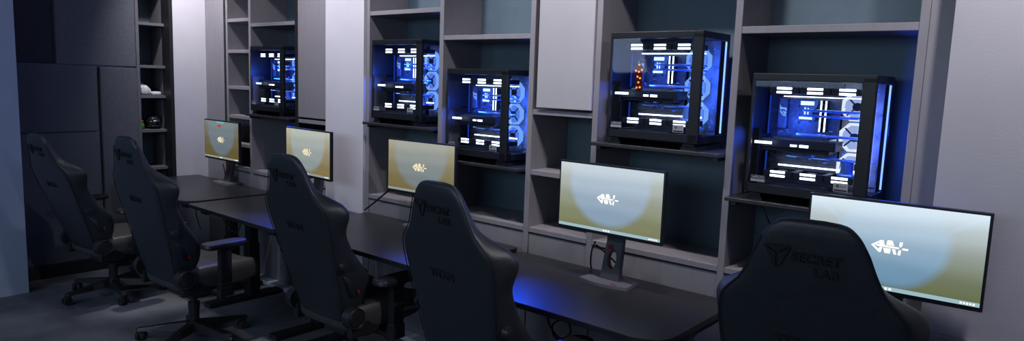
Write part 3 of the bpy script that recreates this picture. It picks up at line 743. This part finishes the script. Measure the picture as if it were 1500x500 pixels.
    link('seat_insert', cmesh('seat_insert', insert, 'seatfabric'), so)['label'] = 'lighter grey woven seat panel'
    # mechanism under the seat
    link('tilt_mechanism', cmesh('mech', lambda q: q.box(-.09, .09, -.12, .12, -.155, -.108, .012, 3).box(-.22, .22, -.10, -.06, -.125, -.095, .004).box(-.22, .22, .06, .10, -.125, -.095, .004).box(-.245, -.205, -.20, -.02, -.11, -.03, .008).box(.205, .245, -.20, -.02, -.11, -.03, .008), 'chairplastic', False), r, (0, 0, .475+lift))
    link('lever', cmesh('lever', lambda q: q.cyl((.09, 0, -.14), (.27, .02, -.145), .006).box(.25, .30, .0, .035, -.155, -.14, .005), 'chairplastic', False), r, (0, 0, .475+lift))
    # armrests
    for sg in (-1, 1):
        def post(q):
            q.box(sg*.20-.02, sg*.36, -.035, .035, -.13, -.105, .006)
            q.loft([[(sg*.335-a, -b_, zz), (sg*.335+a, -b_, zz), (sg*.335+a, b_, zz), (sg*.335-a, b_, zz)] for a, b_, zz in ((.024, .040, -.13), (.024, .038, -.06), (.020, .033, -.05), (.020, .033, .14), (.026, .05, .165))])
            q.cyl((sg*.335, -.03, -.09), (sg*.335, .03, -.09), .03)
        a = link('armrest', cmesh('armpost%d' % sg, post, 'chairplastic', False), r, (0, .01, .475+lift+armdz))
        def pad(q):
            out = rounded(-.052, .052, -.135, .135, (.035, .035, .045, .045), 6)
            q.loft([[(sg*.335+p[0]*k, p[1]*k, zz) for p in out] for k, zz in ((.90, .162), (1, .170), (1, .184), (.95, .193), (.8, .196))])
        link('arm_pad', cmesh('pad%d' % sg, pad, 'chairplastic'), a)
    # column and star base
    link('gas_lift', cmesh('lift', lambda q: q.cyl((0, 0, .07), (0, 0, .24), .030).cyl((0, 0, .22), (0, 0, .37), .018).cyl((0, 0, .20), (0, 0, .245), .034), 'chairplastic'), r)
    def star_(q):
        q.cyl((0, 0, .065), (0, 0, .125), .055, .045, 24)
        for k in range(5):
            a = math.radians(star-yaw+72*k); c, s = math.cos(a), math.sin(a)
            q.loft([[(t*c-w*s, t*s+w*c, z0), (t*c+w*s, t*s-w*c, z0), (t*c+w*.6*s, t*s-w*.6*c, z1), (t*c-w*.6*s, t*s+w*.6*c, z1)] for t, w, z0, z1 in ((.03, .034, .068, .122), (.15, .028, .066, .108), (.27, .022, .068, .092), (.325, .02, .066, .085), (.335, .014, .068, .08))])
    st = link('star_base', (lambda q: (star_(q), q.mesh('star_base', M['chairplastic'], False))[1])(MB()), r)
    for k in range(5):
        a = math.radians(star-yaw+72*k)
        def cas(q):
            for sg in (-1, 1): q.cyl((-.012, sg*.006, .029), (-.012, sg*.026, .029), .029, .027, 22)
            q.box(-.026, .012, -.016, .016, .040, .066, .006); q.cyl((0, 0, .055), (0, 0, .075), .008)
        link('caster', cmesh('caster', cas, 'rubber', True), r, (.315*math.cos(a), .315*math.sin(a), 0), (0, 0, a*3.1+k))
    return r
make_chair('farthest gaming chair, alone before the felt panels, whole base showing', -4.183, -.988, 7.05, 19.9, -.047, -80, .07)
make_chair('gaming chair second from the left, in front of the farthest desk, armrest showing', -2.910, -.988, 3.8, 13.0, -.003, -130, .012)
make_chair('gaming chair left of centre, its headrest overlapping the monitor by the pale pillar', -1.711, -.695, 1.55, 15.4, .003, -100)
make_chair('gaming chair right of centre, its headrest overlapping the middle monitor', -.566, -.796, -3., 12.8, 0., -100)
make_chair('nearest gaming chair, cut by the bottom edge, large dark emblem across its back', .645, -.63, 5.5, 13.5, .037, -90, -.055)

# ------------------------------------------------------------------ cables
def bez(pts, n=10):
    P = [Vector(p) for p in pts]; P = [P[0]*2-P[1]]+P+[P[-1]*2-P[-2]]; out = []
    for i in range(1, len(P)-2):
        for k in range(n):
            t = k/n; a, b, c, d = P[i-1:i+3]
            out.append(.5*((2*b)+(c-a)*t+(2*a-5*b+4*c-d)*t*t+(3*b-a-3*c+d)*t**3))
    out.append(P[-2]); return out
def cable(label, pts, r=.004, group=None):
    o = obj('cable', MB().tube(bez(pts), r, 8), M['cable'], None, True); return tag(o, label, 'cable', group)
dz = DZ['D']
cable('black cable hanging left of the neck of the second monitor from the right', [(-.55, -.15, dz+.17), (-.60, -.10, dz+.11), (-.63, -.06, dz+.04), (-.63, -.05, dz+.004)])
cable('short black cable slanting to the neck of the second monitor from the right', [(-.54, -.16, dz+.16), (-.50, -.13, dz+.12), (-.455, -.105, dz+.075)])
cable('black cable running from the middle monitor to the pillar foot', [(-2.10, -.085, dz+.245), (-2.20, -.072, dz+.185), (-2.36, -.05, dz+.088), (-2.455, -.04, dz+.033)], .006)
cable('black cable hanging below the shelf of the nearest computer', [(.08, .20, FL+.30), (.13, .19, FL+.22), (.19, .16, FL+.12), (.22, .12, FL+.02)], .006)
cable('black cable under the farthest monitor', [(-4.345, -.052, .742+.15), (-4.335, -.045, .742+.08), (-4.33, -.045, .79), (-4.33, -.05, .748)])
cable('black cable dangling below the corner of the farthest desk', [(-3.80, -.52, .70), (-3.79, -.55, .62), (-3.74, -.56, .56), (-3.72, -.55, .50)])
cable('tangled black cable looping under the front corner of the desk by the pillar', [(-3.50, -.5, .70), (-3.48, -.50, .60), (-3.40, -.46, .52), (-3.36, -.44, .56), (-3.42, -.42, .61), (-3.47, -.45, .55), (-3.41, -.48, .46), (-3.36, -.44, .40)])
cable('black cable drooping in a long loop under the desk by the pillar', [(-2.90, -.46, .70), (-2.88, -.44, .58), (-2.83, -.42, .49), (-2.76, -.42, .47), (-2.70, -.42, .52), (-2.67, -.43, .62), (-2.665, -.44, .70)])
cable('black cable hanging under the middle desk', [(-2.2, -.46, .71), (-2.12, -.45, .64), (-2.02, -.42, .56), (-1.96, -.40, .52)])
cable('coiled black cable under the broad foreground desk', [(-.52, -.55, .70), (-.50, -.56, .62), (-.44, -.56, .57), (-.40, -.54, .60), (-.44, -.52, .64), (-.50, -.53, .61), (-.47, -.55, .56), (-.36, -.54, .55)])

# ------------------------------------------------------------------ lights
def spot(x, y, energy, size=115, col=(1, .955, .99), blend=.9, rad=.05, z=CEIL-.04, tgt=None):
    l = bpy.data.lights.new('downlight', 'SPOT'); l.energy = energy; l.spot_size = math.radians(size); l.spot_blend = blend; l.color = col; l.shadow_soft_size = rad
    o = bpy.data.objects.new('downlight', l); C.objects.link(o); o.location = (x, y, z)
    if tgt:
        o.rotation_euler = (Vector(tgt)-Vector((x, y, z))).to_track_quat('-Z', 'Y').to_euler()
    return o
def area(x, y, z, sx, sy, energy, col, tgt):
    l = bpy.data.lights.new('added_fill', 'AREA'); l.shape = 'RECTANGLE'; l.size = sx; l.size_y = sy; l.energy = energy; l.color = col
    o = bpy.data.objects.new('added_fill', l); C.objects.link(o); o.location = (x, y, z)
    o.rotation_euler = (Vector(tgt)-Vector((x, y, z))).to_track_quat('-Z', 'Y').to_euler()
    return o
for (x, e, y) in ((-4.25, 112, -.62), (-3.45, 42, -.70), (-2.70, 68, -.70), (-1.85, 55, -.70), (-.95, 76, -.70), (-.12, 58, -.70), (1.2, 98, -.70)):
    spot(x, y, e, size=88, blend=1., tgt=(x-(.35 if x < -4 else 0), -.02, 2.02))
spot(1.55, -.85, 120, size=50, blend=1., tgt=(-.8, -.75, 1.15))
spot(-3.45, -.92, 22, size=62, blend=.8)
spot(-4.02, -.84, 95, size=24, blend=.7)
spot(-2.76, -.86, 95, size=24, blend=.7)
area(-.6, -4.9, 2.15, 3.6, .9, 40, (.62, .82, 1.), (-.9, 0, 1.35))  # unseen fill light added behind the camera for chair backs and niches
area(-3.2, -4.4, 2.2, .8, .8, 14, (.55, .7, 1.), (-4.6, -1.8, 1.2))  # unseen bluish fill added to tint the far left wall

w = bpy.data.worlds.new('room_air'); sc.world = w; w.use_nodes = True
w.node_tree.nodes['Background'].inputs[0].default_value = (.02, .024, .03, 1); w.node_tree.nodes['Background'].inputs[1].default_value = .5

# ------------------------------------------------------------------ camera
yaw, pit, rol = (math.radians(v) for v in (-40.0989378, -7.29690902, 1.98867295))
f = Vector((math.sin(yaw)*math.cos(pit), math.cos(yaw)*math.cos(pit), math.sin(pit)))
r0 = f.cross(Vector((0, 0, 1))).normalized(); u0 = r0.cross(f)
rr = r0*math.cos(rol)+u0*math.sin(rol); uu = u0*math.cos(rol)-r0*math.sin(rol)
cd = bpy.data.cameras.new('camera'); cd.sensor_fit = 'HORIZONTAL'; cd.sensor_width = 36.; cd.lens = 36.*1012.56121/1500.
cd.clip_start = .05
co = bpy.data.objects.new('camera', cd); C.objects.link(co)
mw = Matrix(((rr.x, uu.x, -f.x), (rr.y, uu.y, -f.y), (rr.z, uu.z, -f.z))).to_4x4()
mw.translation = Vector((1.22443685, -2.89452151, .780716526+FL))
co.matrix_world = mw
sc.camera = co
